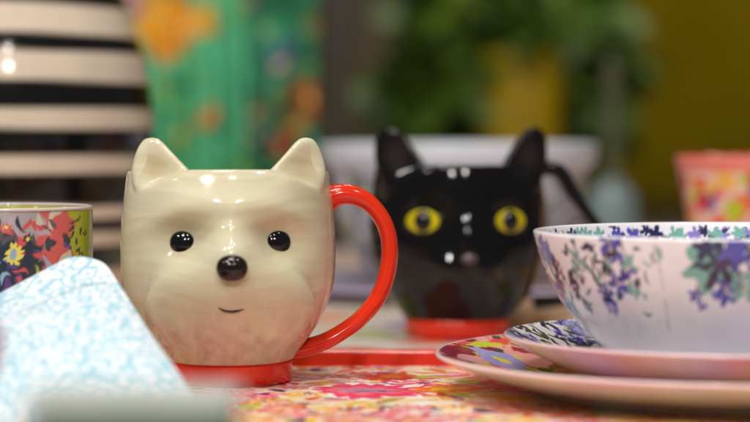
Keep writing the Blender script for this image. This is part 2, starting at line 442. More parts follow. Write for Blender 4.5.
def cat_disp(x, z):
    x, z = x * 1000, z * 1000; ax = np.abs(x)
    sock = -2.2 * np.exp(-((ax - 25) / 13) ** 2 - ((z - 71) / 11) ** 2)
    bridge = 5.0 * np.exp(-(x / 8) ** 2 - ((z - 58) / 15) ** 2)
    cheek = 7.5 * np.exp(-((ax - 9) / 10) ** 2 - ((z - 42) / 10) ** 2)
    return (sock + bridge + cheek + carve(ax, z, .35)) / 1000

def surf(disp, x, z):
    """point on the front at front-view x and height z (local), with rough outward direction"""
    x0 = x
    for _ in range(20):
        R = body_r(z) + disp(x0, z); ph = math.asin(max(-.99, min(.99, x / R))); x0 = body_r(z) * math.sin(ph)
    e = .0015
    def p(xx, zz):
        ph = math.asin(xx / body_r(zz)); R = body_r(zz) + disp(xx, zz)
        return np.array((R * math.sin(ph), -R * math.cos(ph), zz))
    a = p(x0 + e, z) - p(x0 - e, z); b = p(x0, z + e) - p(x0, z - e)
    n = np.cross(a, b); n /= np.linalg.norm(n)
    return p(x0, z), n

def cup_shell(disp, nt=420):
    outer = catmull(BODY, 220)
    lip = np.array([(.0496, .1036), (.0487, .1040), (.0477, .1036)])
    inner = catmull([(.0470, .1025), (.0482, .09), (.0498, .062), (.0488, .048), (.046, .037), (.040, .0265), (.030, .0185), (.012, .016), (.00001, .0158)], 110)
    bottom = catmull([(.00001, .0105), (.016, .0105), (.030, .0105)], 20)
    prof = np.vstack([bottom, outer, lip, inner])
    V, th = lathe_grid(prof, nt)
    k0, k1 = len(bottom), len(bottom) + len(outer)
    r = prof[k0:k1, 0][None, :]; z = np.repeat(prof[k0:k1, 1][None, :], nt, 0)
    x = np.sin(th)[:, None] * r; front = np.clip(np.cos(th)[:, None] * 3, 0, 1)
    d = disp(x, z) * front
    V[:, k0:k1, 0] += np.sin(th)[:, None] * d; V[:, k0:k1, 1] += -np.cos(th)[:, None] * d
    k2 = k1 + len(lip)
    ri = np.maximum(prof[k2:, 0][None, :], 1e-4); zi = np.repeat(prof[k2:, 1][None, :], nt, 0)
    di = np.minimum(disp(np.sin(th)[:, None] * np.interp(zi, _bp[:, 1], _bp[:, 0]), zi), 0) * front * sstep((zi - .03) / .01)
    V[:, k2:, 0] += np.sin(th)[:, None] * di; V[:, k2:, 1] += -np.cos(th)[:, None] * di
    dl = np.minimum(disp(np.sin(th)[:, None] * .0495, np.full((nt, 1), .1030)), 0) * front
    V[:, k1:k2, 0] += np.sin(th)[:, None] * dl; V[:, k1:k2, 1] += -np.cos(th)[:, None] * dl
    V[..., 2] -= .0034 * (V[..., 1] / .05 + 1) / 2 * sstep((V[..., 2] - .08) / .022)     # the rim dips a little towards the back
    return V.reshape(-1, 3), grid_faces(nt, len(prof), True)

def ear_shell(side, table, yc, hollow, na=48):
    """table rows: z, outer x, inner x, half depth (mm); lies on the rim at depth yc(z)"""
    T = catmull(np.array(table, float), 60)
    a = np.linspace(0, 2 * PI, na, endpoint=False)
    V = np.empty((na, len(T), 3))
    for k, (z, xo, xi, hd) in enumerate(T):
        cx, hw = (xo + xi) / 2, abs(xo - xi) / 2
        ca, sa = np.cos(a), np.sin(a)
        ex = np.sign(ca) * np.abs(ca) ** .85 * hw; ey = np.sign(sa) * np.abs(sa) ** .85 * hd
        f = (sa < 0) * np.abs(sa) ** 2
        t = k / (len(T) - 1)
        ey = ey + f * hollow * hd * math.sin(PI * min(1, max(0, (t - .22) / .70)))
        V[:, k, 0] = side * -(cx + ex); V[:, k, 1] = yc(z) + (np.abs(cx + ex) - 32) * .48 + ey; V[:, k, 2] = z
    V = np.concatenate([V.mean(0, keepdims=True)[:, :1].repeat(na, 0), V, V.mean(0, keepdims=True)[:, -1:].repeat(na, 0)], 1) / 1000
    Fq = grid_faces(na, V.shape[1], True)
    if side < 0: Fq = Fq[:, ::-1]
    return V.reshape(-1, 3), Fq

# ---- dog
dog = thing('dog_mug', (PX(228, 1.10), 1.10, FLOOR), 'cream terrier face mug with red handle and foot standing on the floral tray', 'mug', math.radians(5.2))
dog.scale = (.965, .965, .985)
ear_t = [(78, -38, -27, 4), (88, -43.5, -22, 7.5), (97, -46.8, -19.0, 8.2), (102, -47.4, -18.6, 8.0), (105, -47.0, -21.2, 7.6), (108, -46.3, -24.2, 7.2), (112, -44.9, -28.0, 6.6), (115.5, -43.0, -31.2, 5.6), (117.8, -40.8, -34, 3.6), (118.5, -37.8, -36.4, 1)]
yc = lambda z: -28.5 + .16 * max(0, z - 90)
dog_me = voxel_union('dog_body', [cup_shell(dog_disp), ear_shell(1, ear_t, yc, .62), ear_shell(-1, ear_t, yc, .62)], .00062, 16)
v = verts_np(dog_me); x, y, z = v.T
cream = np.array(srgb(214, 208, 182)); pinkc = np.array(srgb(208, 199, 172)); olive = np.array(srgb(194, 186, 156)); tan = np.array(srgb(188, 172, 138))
c = np.tile(cream, (len(v), 1))
def lay(c, m, col): return c * (1 - m[:, None]) + col * m[:, None]
ax = np.abs(x)
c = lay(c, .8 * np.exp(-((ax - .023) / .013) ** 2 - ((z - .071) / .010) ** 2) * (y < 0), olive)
c = lay(c, .85 * sig((.043 - z) / .005) * sig((.034 - ax) / .006) * (y < 0), pinkc)
c = lay(c, .5 * np.exp(-((ax - .012) / .009) ** 2 - ((z - .050) / .006) ** 2) * (y < 0), pinkc)
inner_ear = np.exp(-((ax - .036) / .008) ** 2 - ((z - .105) / .007) ** 2) * (y < -.025)
c = lay(c, .9 * inner_ear, tan)
nr = normals_np(dog_me); rad = (nr[:, 0] * x + nr[:, 1] * y) / np.maximum(np.hypot(x, y), 1e-5)
c = lay(c, ((((rad < -.35) & (np.hypot(x, y) < .0505)) | (np.hypot(x, y) < .03)) & (z > .0135) & (z < .1015)).astype(float), np.array(srgb(216, 60, 32)))
set_pigment(dog_me, c)
obj('head_cup', dog_me, M['dog'], dog)
lathe('foot', [(.0001, .0010), (.022, .0010), (.0265, .0004), (.030, 0), (.0314, .0012), (.0316, .005), (.0317, .0090), (.0319, .0112), (.0300, .0114), (.0001, .0113)], M['red'], dog, smooth=False, nt=128)
tube('handle', [(.046, 0, .084), (.052, 0, .0895), (.0605, 0, .0905), (.0700, 0, .0865), (.0775, 0, .0770), (.0805, 0, .0655), (.0795, 0, .0530), (.0750, 0, .0410), (.0665, 0, .0305), (.0560, 0, .0230), (.0460, 0, .0180), (.034, 0, .0150), (.0255, 0, .0146)],
     [.0066, .0050, .0042, .0042, .0042, .0042, .0040, .0040, .0044, .0038], [.0075, .0065, .0062, .0062, .0064, .0066, .0066, .0068, .0075, .0070], M['red'], dog, n=110, k=32)
def on_face(root, disp, name, x, z, rx, ry, rz, mat, sink=.2, power=1.0):
    p, n = surf(disp, x, z)
    q = Vector((0, -1, 0)).rotation_difference(Vector(n)).to_euler()
    pos = p - n * ry * sink
    return ellipsoid(name, rx, ry, rz, mat, root, tuple(pos), tuple(q), power=power)
for s in (-1, 1):
    on_face(dog, dog_disp, 'eye', s * .0228, .0698, .0066, .0038, .0063, M['black'], .2)
nz_p, nz_n = surf(dog_disp, 0, .0585)
ellipsoid('nose', .0074, .0056, .0061, M['nose'], dog, (0, nz_p[1] - .0008, .0588), (math.radians(-10), 0, 0), power=.92)
mp = [];
for xx, zz in ((-.0064, .0402), (-.0035, .0388), (0, .0383), (.003, .0387), (.0058, .0394)):
    p, n = surf(dog_disp, xx, zz); mp.append(tuple(p + n * .00005))
tube('mouth', mp, [.0002, .0006, .0007, .0006, .0002], [.0002, .0006, .0007, .0006, .0002], M['black'], dog, n=40, k=10)

# ---- cat
cat = thing('cat_mug', (PX(458, 1.365), 1.365, 0), 'glossy black cat face mug with yellow eyes and red foot behind the dog mug', 'mug', math.radians(4.5))
cat.scale = (.985, .985, .99)
cear = [(78, -40, -28, 4), (88, -46.0, -24, 7.5), (98, -49.5, -21, 8.4), (105, -51.5, -23.5, 8.0), (112, -51.8, -28, 7.4), (117, -51.5, -31.5, 7.0), (120.5, -50.6, -34.5, 6.4), (123, -49.2, -37.2, 5.4), (124.8, -47.2, -39.8, 3.8), (125.4, -44.8, -42.2, 1.0)]
cat_me = voxel_union('cat_body', [cup_shell(cat_disp), ear_shell(1, cear, yc, .5), ear_shell(-1, cear, yc, .5)], .0008, 10)
v = verts_np(cat_me); x, y, z = v.T; ax = np.abs(x)
blk = np.array((.006, .006, .0065)); c = np.tile(blk, (len(v), 1))
c = lay(c, .55 * np.exp(-((ax - .039) / .0075) ** 2 - ((z - .110) / .009) ** 2) * (y < -.02), np.array(srgb(58, 46, 46)))
P = Paint(x, z, (0, 0, 0)); P.c = c; P.u[y > 0] = 9
wk = srgb(46, 45, 45)
for s in (-1, 1):
    for (x0, z0, x1, z1) in ((.012, .044, .040, .050), (.012, .041, .042, .042), (.012, .038, .039, .034)):
        P.line(s * x0, z0, s * (x0 + x1) / 2, (z0 + z1) / 2 - .001, .0004, wk, .0008); P.line(s * (x0 + x1) / 2, (z0 + z1) / 2 - .001, s * x1, z1, .0004, wk, .0008)
    P.line(0, .043, s * .006, .0375, .0006, wk, .0008); P.line(s * .006, .0375, s * .011, .039, .0006, wk, .0008)
set_pigment(cat_me, P.c)
obj('head_cup', cat_me, M['black_attr'], cat)
lathe('foot', [(.0001, .0010), (.022, .0010), (.0265, .0004), (.030, 0), (.0314, .0012), (.0316, .005), (.0317, .0090), (.0319, .0112), (.0300, .0114), (.0001, .0113)], M['red'], cat, smooth=False, nt=128)
for s in (-1, 1):
    on_face(cat, cat_disp, 'eye_liner', s * .0255, .0708, .0132, .0013, .0092, M['black'], .1)
    e = on_face(cat, cat_disp, 'eye', s * .0255, .0708, .0116, .0019, .0078, M['yellow'], .1)
    on_face(cat, cat_disp, 'pupil', s * .0252, .0708, .0060, .0050, .0066, M['black'], .1)
p, n = surf(cat_disp, 0, .0495)
M['cat_nose'] = glaze('grey_pink_glaze', srgb(86, 72, 74), .12, .1, 80)
ellipsoid('nose', .0050, .0030, .0034, M['cat_nose'], cat, (0, p[1] - .0006, .0495), (math.radians(-15), 0, 0))
tube('handle', [(.045, 0, .0985), (.053, 0, .1005), (.060, 0, .0995), (.0645, 0, .0955), (.070, 0, .0860), (.0790, 0, .0735), (.0880, 0, .0600), (.0905, 0, .0450), (.0830, 0, .0300), (.0660, 0, .0220), (.046, 0, .0200)],
     [.005, .0046, .0044, .0036, .0034, .0034, .0036, .0036, .004, .0045], .0045, M['black'], cat, n=90, k=24)

# ------------------------------------------------------------------ china stack on the right
CX, CY = PX(735, 1.05), 1.05
def revolve_painted(name, pts, nt, n, painter, loc, mat, root=None):
    prof = catmull(pts, n); prof[:, 0] = np.maximum(prof[:, 0], 1e-5)
    V, th = lathe_grid(prof, nt)
    cols = painter(V, th, prof)
    return obj(name, mesh_np(name, V, grid_faces(nt, len(prof), True), cols), mat, root, loc)

def ditsy(P, r, reg, pal, n, size, leafc):
    (u0, u1), (v0, v1) = reg
    for k in range(n):
        a, b = r.uniform(u0, u1), r.uniform(v0, v1)
        for j in range(3):
            t = r.uniform(0, 2 * PI); P.leaf(a + size * 1.1 * math.cos(t), b + size * 1.1 * math.sin(t), size * .7, size * .22, t, leafc[r.integers(len(leafc))], bend=r.uniform(-.4, .4))
        P.flower(a, b, size * r.uniform(.7, 1.2), 5, pal[r.integers(len(pal))], r.uniform(0, 6), .6)
        if k % 2: P.flower(a, b, size * .22, 5, leafc[0], 0, .2)

violet, navy, teal, ink, lav = srgb(88, 84, 178), srgb(46, 46, 92), srgb(124, 178, 168), srgb(52, 54, 78), srgb(140, 130, 200)
china_white = srgb(240, 236, 242)
# bowl
def paint_bowl(V, th, prof):
    nt, nv = V.shape[:2]
    arc = np.r_[0, np.cumsum(np.linalg.norm(np.diff(prof, axis=0), axis=1))]
    top = int(np.argmax(prof[:, 1])); U = np.repeat(th[:, None], nv, 1) * .093; Z = np.repeat(prof[None, :, 1], nt, 0)
    # outside: u is the horizontal angle at rim radius, v is the height in the bowl
    P = Paint(U, Z, china_white); u_raw, v_raw = P.u.copy(), P.v.copy(); P.warp(.0006, .010, 5)
    out = (np.arange(nv) <= top)[None, :].repeat(nt, 0).ravel()
    P.u[~out] += 9
    A = lambda px, py: (math.asin(max(-1, min(1, (px - 735) * .461e-3 * 1.06 / body_bowl(PZ(py, .99) - BZ)))) * .093, PZ(py, .985) - BZ)
    r = np.random.default_rng(5)
    items = [(552, 256, 'f', .0075, violet), (562, 270, 'f', .006, navy), (577, 262, 'f', .0065, teal), (574, 282, 'l', .005, ink), (588, 272, 'l', .004, ink), (605, 250, 'f', .0085, violet), (596, 284, 'l', .004, ink), (612, 284, 'f', .0085, violet), (604, 298, 'f', .0075, violet),
             (566, 288, 'f', .006, navy), (582, 300, 'f', .0055, ink), (590, 312, 'f', .005, navy), (600, 268, 'l', .004, ink), (549, 244, 'l', .005, violet), (619, 262, 'l', .004, teal), (544, 250, 'f', .006, violet), (622, 288, 'l', .004, teal), (585, 248, 'l', .004, ink), (576, 315, 'l', .005, violet),
             (695, 262, 'b', .0155, ink), (722, 243, 'f', .009, violet), (742, 244, 'f', .009, violet), (722, 272, 'f', .007, violet), (700, 291, 'f', .008, violet), (716, 286, 'f', .008, teal), (731, 290, 'l', .005, ink), (676, 293, 'f', .005, violet), (748, 284, 'f', .008, violet), (745, 262, 'l', .005, ink), (672, 270, 'l', .005, teal), (757, 300, 'f', .006, navy)]
    for (px, py, k, R, col) in items:
        u, v = A(px, py)
        if k == 'f': 
            for q in range(2):
                uu, vv, RR = u + (q * R * r.uniform(-.9, .9)), v + q * R * r.uniform(-.9, .9), R * (.80 - .25 * q)
                P.flower(uu, vv, RR, 5, lav if r.random() < .25 and col == violet else col, r.uniform(0, 6), .68, sharp=.9)
                for w in range(5):
                    t = r.uniform(0, 6.28); P.line(uu, vv, uu + RR * .8 * math.cos(t), vv + RR * .8 * math.sin(t), .00022, navy if w % 2 else china_white, .0003)
                P.flower(uu, vv, RR * .2, 5, srgb(220, 210, 160), 0, .2)
            P.line(u, v, u + R * r.uniform(-1.2, 1.2), v + R * 1.3, .0003, ink)
        elif k == 'l': P.leaf(u, v, R, R * .4, r.uniform(0, PI), col); P.leaf(u + R * .6, v - R * .5, R * .7, R * .28, r.uniform(0, PI), col)
        else:
            P.flower(u - .005, v - .001, R * .8, 6, teal, .3, .5); P.flower(u + .006, v - .006, R * .45, 5, teal, .3, .5); P.flower(u + .001, v + .001, R * .92, 8, col, .2, .86, sharp=1.1); P.flower(u + .007, v + .005, R * .5, 5, violet, .8, .65); P.flower(u - .006, v + .007, R * .42, 5, navy, .3, .65); P.flower(u, v, R * .2, 6, srgb(70, 40, 90), 0, .2)
    for u0 in np.arange(.075, .29, .013):            # right side and back of the outside
        for v0 in (.040, .053, .029):
            P.flower(u0 + r.uniform(-.004, .004), v0 + r.uniform(-.004, .004), r.uniform(.005, .008), 5, [violet, teal, ink, violet][r.integers(4)], r.uniform(0, 6), .6)
    for u0 in np.arange(-.29, -.115, .013):
        for v0 in (.040, .053, .029):
            P.flower(u0 + r.uniform(-.004, .004), v0 + r.uniform(-.004, .004), r.uniform(.005, .008), 5, [violet, teal, ink, violet][r.integers(4)], r.uniform(0, 6), .6)
    for k in range(240):
        u0, v0 = r.uniform(-.15, -.002) if k % 2 else r.uniform(.02, .1), r.uniform(.030, .061)
        if -.045 < u0 < -.012 or v0 < .030 + .012 * math.sin(u0 * 160) ** 2: continue
        P.leaf(u0, v0, r.uniform(.0015, .004), r.uniform(.0005, .0012), r.uniform(0, PI), [ink, teal, ink, navy][r.integers(4)], bend=r.uniform(-.5, .5))
    # faint row of small script running down the gap
    u_w, v_w = P.u, P.v; P.u = u_raw + np.where(out, 0, 9); P.v = v_raw
    for k in range(34):
        if r.random() < .3: continue
        py = 247 + k * 2.5; px = 641 + (py - 247) * .19; u, v = A(px, py)
        P.leaf(u, v, .0008, .0005, r.uniform(0, PI), srgb(192, 196, 184), .0005)
    P.u, P.v = u_w, v_w
    P.u[~out] -= 9
    # inside
    P.v = np.repeat(arc[None, :] - arc[top], nt, 0).ravel(); P.u[out] += 9
    for u0 in np.arange(-.292, .292, .0062):
        for v0 in (.006, .013, .022, .032, .043):
            P.flower(u0 + r.uniform(-.003, .003), v0 + r.uniform(-.003, .003), r.uniform(.0032, .0052), 5, [violet, teal, ink, violet, teal, navy, lav][r.integers(7)], r.uniform(0, 6), .62)
            if r.random() < .6: P.leaf(u0 + r.uniform(-.004, .004), v0 + r.uniform(-.004, .004), .003, .0008, r.uniform(0, PI), ink)
    c = P.c.reshape(nt, nv, 3)
    c[:, np.abs(arc - arc[top]) < .0024] = china_white
    return c
BZ = .0124
bowl_pts = [(.0001, .003), (.036, .003), (.0395, 0), (.0425, .0005), (.0475, .0030), (.0585, .0095), (.0690, .0185), (.0780, .0290), (.0855, .0410), (.0905, .0540), (.0927, .0625), (.0926, .0640), (.0912, .0644), (.0898, .0634), (.0875, .0540), (.0825, .0415), (.0750, .0300), (.0660, .0200), (.055, .0115), (.043, .0065), (.02, .005), (.0001, .005)]
_ob = catmull(bowl_pts[2:12], 200)
def body_bowl(z): return float(np.interp(z, _ob[:, 1], _ob[:, 0]))
bw = revolve_painted('flower_bowl', bowl_pts, 1100, 300, paint_bowl, (CX, CY, BZ), M['china'])
tag(bw, 'white bowl with violet and teal flowers, topmost of the stacked plates on the right', 'bowl'); bw.scale = (.99, .99, 1)

def paint_small(V, th, prof):
    X, Y = V[..., 0], V[..., 1]; top = int(np.argmax(prof[:, 1]))
    P = Paint(X, Y, srgb(238, 232, 236)); P.warp(.0015, .014, 8); r = np.random.default_rng(21)
    dk, gr, vi, wh = srgb(30, 28, 70), srgb(34, 70, 62), srgb(90, 84, 196), srgb(240, 236, 240)
    for k in range(420):
        t, R = r.uniform(-PI, PI), r.uniform(.080, .106); 
        P.leaf(R * math.cos(t), R * math.sin(t), r.uniform(.004, .010), r.uniform(.0012, .0028), r.uniform(0, PI), [dk, gr, gr, dk][k % 4], bend=r.uniform(-.6, .6))
    for k in range(46):
        t, R = r.uniform(-PI, PI), r.uniform(.086, .103)
        P.flower(R * math.cos(t), R * math.sin(t), r.uniform(.004, .0065), 5, vi, r.uniform(0, 6), .65, sharp=.8); P.flower(R * math.cos(t), R * math.sin(t), .0018, 5, dk)
    for k in range(320):
        t, R = r.uniform(-PI, PI), r.uniform(.074, .105); P.leaf(R * math.cos(t), R * math.sin(t), r.uniform(.003, .006), .0008, r.uniform(0, PI), wh, bend=.3)
    c = P.c.reshape(V.shape); c[:, :top] = srgb(240, 236, 240)
    c[:, top - 3:top] = srgb(232, 200, 204)
    return c
sp = revolve_painted('side_plate', [(.0001, .002), (.050, .002), (.053, 0), (.056, 0), (.0600, .0030), (.0760, .0075), (.0920, .0145), (.1050, .0222), (.1064, .0236), (.1056, .0246), (.1040, .0242), (.0910, .0178), (.0760, .0112), (.0600, .0072), (.050, .0062), (.0001, .0060)], 760, 240, paint_small, (CX, CY, .0066), M['china'])
tag(sp, 'white side plate with dense violet flowers and dark leaves directly beneath the bowl', 'plate'); sp.scale = (.99, .99, .93)

def paint_big(V, th, prof):
    X, Y = V[..., 0], V[..., 1]; top = int(np.argmax(prof[:, 1]))
    P = Paint(X, Y, srgb(232, 120, 128)); P.warp(.003, .03, 9); P.warp(.001, .01, 10); r = np.random.default_rng(33)
    wine, lime, coral, lil, yel, gn, pk = [srgb(*k) for k in ((150, 44, 66), (206, 208, 72), (230, 84, 88), (168, 166, 222), (240, 214, 70), (60, 84, 60), (240, 170, 172))]
    for k in range(900):
        t, R = r.uniform(-PI, PI), r.uniform(.088, .137)
        P.leaf(R * math.cos(t), R * math.sin(t), r.uniform(.006, .014), r.uniform(.002, .005), r.uniform(0, PI), [wine, lime, coral, pk, pk, lime, gn][r.integers(7)], bend=r.uniform(-.6, .6))
    for k in range(34):
        t = k / 34 * 2 * PI + r.uniform(-.06, .06); R = r.uniform(.100, .122)
        P.flower(R * math.cos(t), R * math.sin(t), .0115, 6, [lil, coral, pk][k % 3], r.uniform(0, 6), .3); P.flower(R * math.cos(t), R * math.sin(t), .003, 5, yel)
    # the wine coloured edge, green strokes and the lilac flower seen at the left end
    P.leaf(-.130, .012, .034, .0065, 1.42, wine); P.leaf(-.122, .012, .014, .005, 1.2, pk); P.leaf(-.112, .066, .020, .005, 1.0, lime); P.leaf(-.104, .080, .014, .004, .8, coral); P.leaf(-.104, -.038, .016, .005, 2.3, lime); P.leaf(-.093, -.052, .012, .002, 2.4, gn)
    P.flower(-.106, .036, .0150, 6, lil, .4, .25, sy=2.0); P.flower(-.106, .036, .0040, 6, yel, 0, .2, sy=2.0)
    c = P.c.reshape(V.shape); c[:, :top] = srgb(236, 242, 230); c[:, top - 4:top + 1] = srgb(240, 214, 212)
    return c
bp_ = revolve_painted('dinner_plate', [(.0001, .0022), (.084, .0022), (.087, 0), (.090, 0), (.0935, .0028), (.1040, .0058), (.1190, .0112), (.1320, .0165), (.1370, .0188), (.1383, .0200), (.1376, .0211), (.1358, .0208), (.1180, .0150), (.1000, .0092), (.0850, .0056), (.070, .0048), (.0001, .0047)], 900, 260, paint_big, (CX, CY, FLOOR + .0001), M['china'])
tag(bp_, 'large dinner plate printed with pink, lilac and lime flowers, lowest of the stack', 'plate'); bp_.scale = (.99, .99, .88)

# ------------------------------------------------------------------ printed glass tumbler at the left
TXc, TYc = PX(-1, 1.12), 1.12
tum = thing('glass_tumbler', (TXc, TYc, FLOOR), 'glass tumbler printed with bright folk flowers, cut by the left edge behind the blue napkin', 'tumbler', math.radians(9.2))
def paint_tumbler(u, z, inside=False):
    P = Paint(u, z, srgb(214, 92, 92)); P.warp(.001, .012, 14); r = np.random.default_rng(6)
    lime, slate, yel, pale, rose, vio, dk, blu = [srgb(*k) for k in ((176, 186, 36), (44, 56, 72), (238, 220, 96), (210, 206, 186), (214, 86, 92), (92, 74, 140), (54, 54, 72), (150, 180, 210))]
    for s in (1, -1):
        P.region(sstep((s * P.u - .037 + .003 * np.sin(P.v * 400)) / .003 + .5) if s > 0 else sstep((-P.u - .05) / .006 + .5), lime)
    P.region(sstep((.0195 + .0025 * np.sin(P.v * 700) - P.u) / .002) * sstep((.0690 + .003 * np.sin(P.u * 520) - P.v) / .0015), slate)
    P.region(sstep((.0205 + .002 * np.sin(P.v * 500) - P.u) / .002) * sstep((P.v - .0705 - .002 * np.sin(P.u * 300)) / .002), srgb(176, 166, 172))
    P.region(sstep((.047 + .004 * np.sin(P.u * 480) - P.v) / .002) * (P.u < .026), vio)
    for k in range(190):
        a, b = r.uniform(-.035, .036), r.uniform(.008, .067)
        P.leaf(a, b, r.uniform(.0018, .0045), r.uniform(.0006, .0014), r.uniform(0, PI), [dk, vio, slate, srgb(120, 116, 120), rose, blu][r.integers(6)], bend=r.uniform(-.5, .5))
    for k in range(40):
        P.leaf(r.uniform(-.03, .03), r.uniform(.068, .080), r.uniform(.002, .005), r.uniform(.0007, .0015), r.uniform(0, PI), [pale, srgb(90, 86, 96), srgb(190, 170, 180), rose][r.integers(4)], bend=r.uniform(-.5, .5))
    P.leaf(.0325, .056, .008, .0045, 1.2, pale)
    for k in range(40):
        P.leaf(r.uniform(.037, .050), r.uniform(.02, .079), r.uniform(.0008, .002), .0008, r.uniform(0, PI), dk)
    for k in range(60):
        a, b = r.uniform(-.14, .14), r.uniform(.008, .076)
        if abs(a) > .036: P.leaf(a, b, r.uniform(.001, .0025), .0009, r.uniform(0, PI), dk)
        else: P.leaf(a, b, r.uniform(.0025, .0045), r.uniform(.0007, .0014), r.uniform(.8, 2.2), [dk, vio, slate, slate, lime][r.integers(5)], bend=r.uniform(-.5, .5))
    for (a, b, R, n, col, cen) in ((.0065, .062, .0085, 10, yel, blu), (-.020, .064, .008, 9, yel, blu), (.0215, .051, .007, 5, vio, dk), (.034, .069, .0045, 7, slate, dk), (.024, .066, .005, 3, slate, dk), (.0125, .070, .004, 6, slate, yel), (.011, .041, .008, 7, srgb(130, 120, 120), dk), (-.008, .046, .007, 7, srgb(120, 150, 190), yel), (.004, .0755, .004, 6, rose, yel), (.03, .030, .008, 8, yel, blu), (-.034, .047, .008, 8, rose, yel), (.056, .064, .003, 6, dk, lime), (.050, .072, .0025, 5, dk, lime)):
        R *= .58; P.flower(a, b, R, n, col, .2, .4); P.flower(a, b, R * .45, 6, cen, 0, .15)
    for k in range(60):
        P.flower(r.uniform(.07, .21) * r.choice([-1, 1]), r.uniform(.01, .075), r.uniform(.004, .008), int(r.integers(5, 10)), [yel, slate, rose, vio][r.integers(4)], 0, .4)
    return P.c
TH = .0835
def tumbler_sheet():
    prof = np.stack([np.full(120, .0452), np.linspace(.001, TH - .0017, 120)], -1); prof[:3, 0] = (.0440, .0447, .0451); prof2 = prof[::-1].copy(); prof2[:, 0] = .0434; prof2[:, 1] = np.maximum(prof2[:, 1], .005)
    pr = np.vstack([[[.0001, .001]], prof, prof2, [[.0001, .005]]])
    V, th = lathe_grid(pr, 560); U = np.repeat(th[:, None], len(pr), 1) * .0435; Zz = np.repeat(pr[None, :, 1], 560, 0)
    return mesh_np('printed_sleeve', V, grid_faces(560, len(pr), True), paint_tumbler(U, Zz))
M['sleeve'] = glaze('printed_sleeve', None, .25, .05, 60, attr=True, coat=1)
M['pale_rim'] = glaze('pale_pink_glass', srgb(206, 190, 184), .08, .05, 60)
obj('printed_sleeve', tumbler_sheet(), M['sleeve'], tum)
lathe('rim', [(.0445, TH - .0018), (.0454, TH - .0018), (.0455, TH - .0008), (.0450, TH), (.0440, TH), (.0434, TH - .0008), (.0435, TH - .0018), (.0445, TH - .0018)], M['pale_rim'], tum, smooth=False, nt=160)

# ------------------------------------------------------------------ folded napkin
M['hem'] = glaze('grey_blue_hem_shade', srgb(146, 170, 184), .9, .15, 600)
def napkin():
    root = thing('folded_napkin', (PX(95, .97), .97, FLOOR), 'white cotton napkin with pale blue print, folded into a standing point before the dog mug', 'napkin')
    base = np.array(root.location)
    def panel(name, A, B, C, D, bulge, thick, seed, hem=None):
        """quad A (peak) B (low right) C (low left) D (upper left), puffed and rounded at the peak"""
        n = 90; s, t = np.meshgrid(np.linspace(0, 1, n), np.linspace(0, 1, n), indexing='ij')   # s: A->D, t: downwards
        # round the peak corner: pull (s,t) near 0,0 inwards
        Pm = ((1 - s) * (1 - t))[..., None] * A + ((1 - s) * t)[..., None] * B + (s * t)[..., None] * C + (s * (1 - t))[..., None] * D
        k = .16; q = np.clip(1 - (s + t) / k, 0, 1) ** 2
        dirn = ((B - A) / np.linalg.norm(B - A) + (D - A) / np.linalg.norm(D - A))
        Pm = Pm + q[..., None] * dirn * .007
        nrm = np.cross(B - A, D - A); nrm /= np.linalg.norm(nrm)
        if nrm[1] > 0: nrm = -nrm
        edge = np.minimum.reduce([s, 1 - s, t, 1 - t]); puff = np.sqrt(np.clip(edge * 9, 0, 1)) * thick
        r = np.random.default_rng(seed); wav = sum(.0009 * np.sin(r.uniform(3, 12) * s + r.uniform(3, 12) * t + r.uniform(0, 6)) for _ in range(4))
        body = bulge * np.sin(PI * s) ** .8 * np.sin(PI * np.clip(t, 0, 1)) ** .7 + wav * np.clip(edge * 8, 0, 1)
        groove = -.0022 * np.exp(-((t - hem) / .010) ** 2) if hem else 0
        Fr = Pm + (body + puff + groove)[..., None] * nrm; Bk = Pm + (body - puff)[..., None] * nrm
        if hem:
            jj = int(round(hem * (n - 1))); ln = Fr[2:-2:6, jj] + nrm * .0006 - base
            tube('hem_shade_line', [tuple(q) for q in ln], .0009, .0007, M['hem'], root, n=120, k=10)  # shadow of the hem fold, drawn as a darker grey-blue line
        V = np.concatenate([Fr.reshape(-1, 3), Bk.reshape(-1, 3)]) - base
        f = grid_faces(n, n); f2 = f[:, ::-1] + n * n
        # stitch borders
        ring = [i * n for i in range(n)] + [(n - 1) * n + j for j in range(1, n)] + [i * n + n - 1 for i in range(n - 2, -1, -1)] + [j for j in range(n - 2, 0, -1)]
        ring = np.array(ring); nx = np.roll(ring, -1)
        f3 = np.stack([ring, nx, nx + n * n, ring + n * n], -1)
        return obj(name, mesh_np(name, V, np.vstack([f, f2, f3])), M['napkin'], root)
    def W(px, py, d): return np.array((PX(px, d), d, PZ(py, d)))
    def ground(px, py, d, z=FLOOR + .0015):       # where the sight line through the pixel at depth d gets down to z is not used: plain drop
        p = W(px, py, d); p[2] = z; return p
    A = W(93, 244, 1.035); B = ground(222, 420, .90); C = ground(-150, 420, .90); D = W(-120, 356, 1.02)
    panel('back_layer', A, ground(206, 400, .935), ground(-150, 400, .935), D, .004, .0012, 1)
    A2 = W(101, 267, 1.018); D2 = W(-120, 384, 1.000)
    panel('front_layer', A2, B, C, D2, .010, .0034, 2, hem=.10)
    return root
napkin()

# ------------------------------------------------------------------ near blurred things
box_t = thing('small_tin', (PX(126, .60), .62, 0), 'small sage green tin with a pale lid, very blurred at the bottom left', 'tin')
hw = .0275
box('tin_body', -hw, hw, -.02, .02, 0, .0475, M['sage'], box_t, .005)
box('tin_lid', -hw - .001, hw + .001, -.021, .021, .0477, .0515, M['cream_lid'], box_t, .002)
tag(lathe('egg_cup', [(.0001, 0), (.016, 0), (.018, .002), (.010, .008), (.008, .018), (.013, .026), (.0195, .036), (.021, .050), (.020, .051), (.018, .040), (.010, .029), (.0001, .027)], M['lilac'], None, (PX(-58, .80), .80, FLOOR)),
    'plain lilac egg cup at the left edge in front of the napkin', 'egg cup')

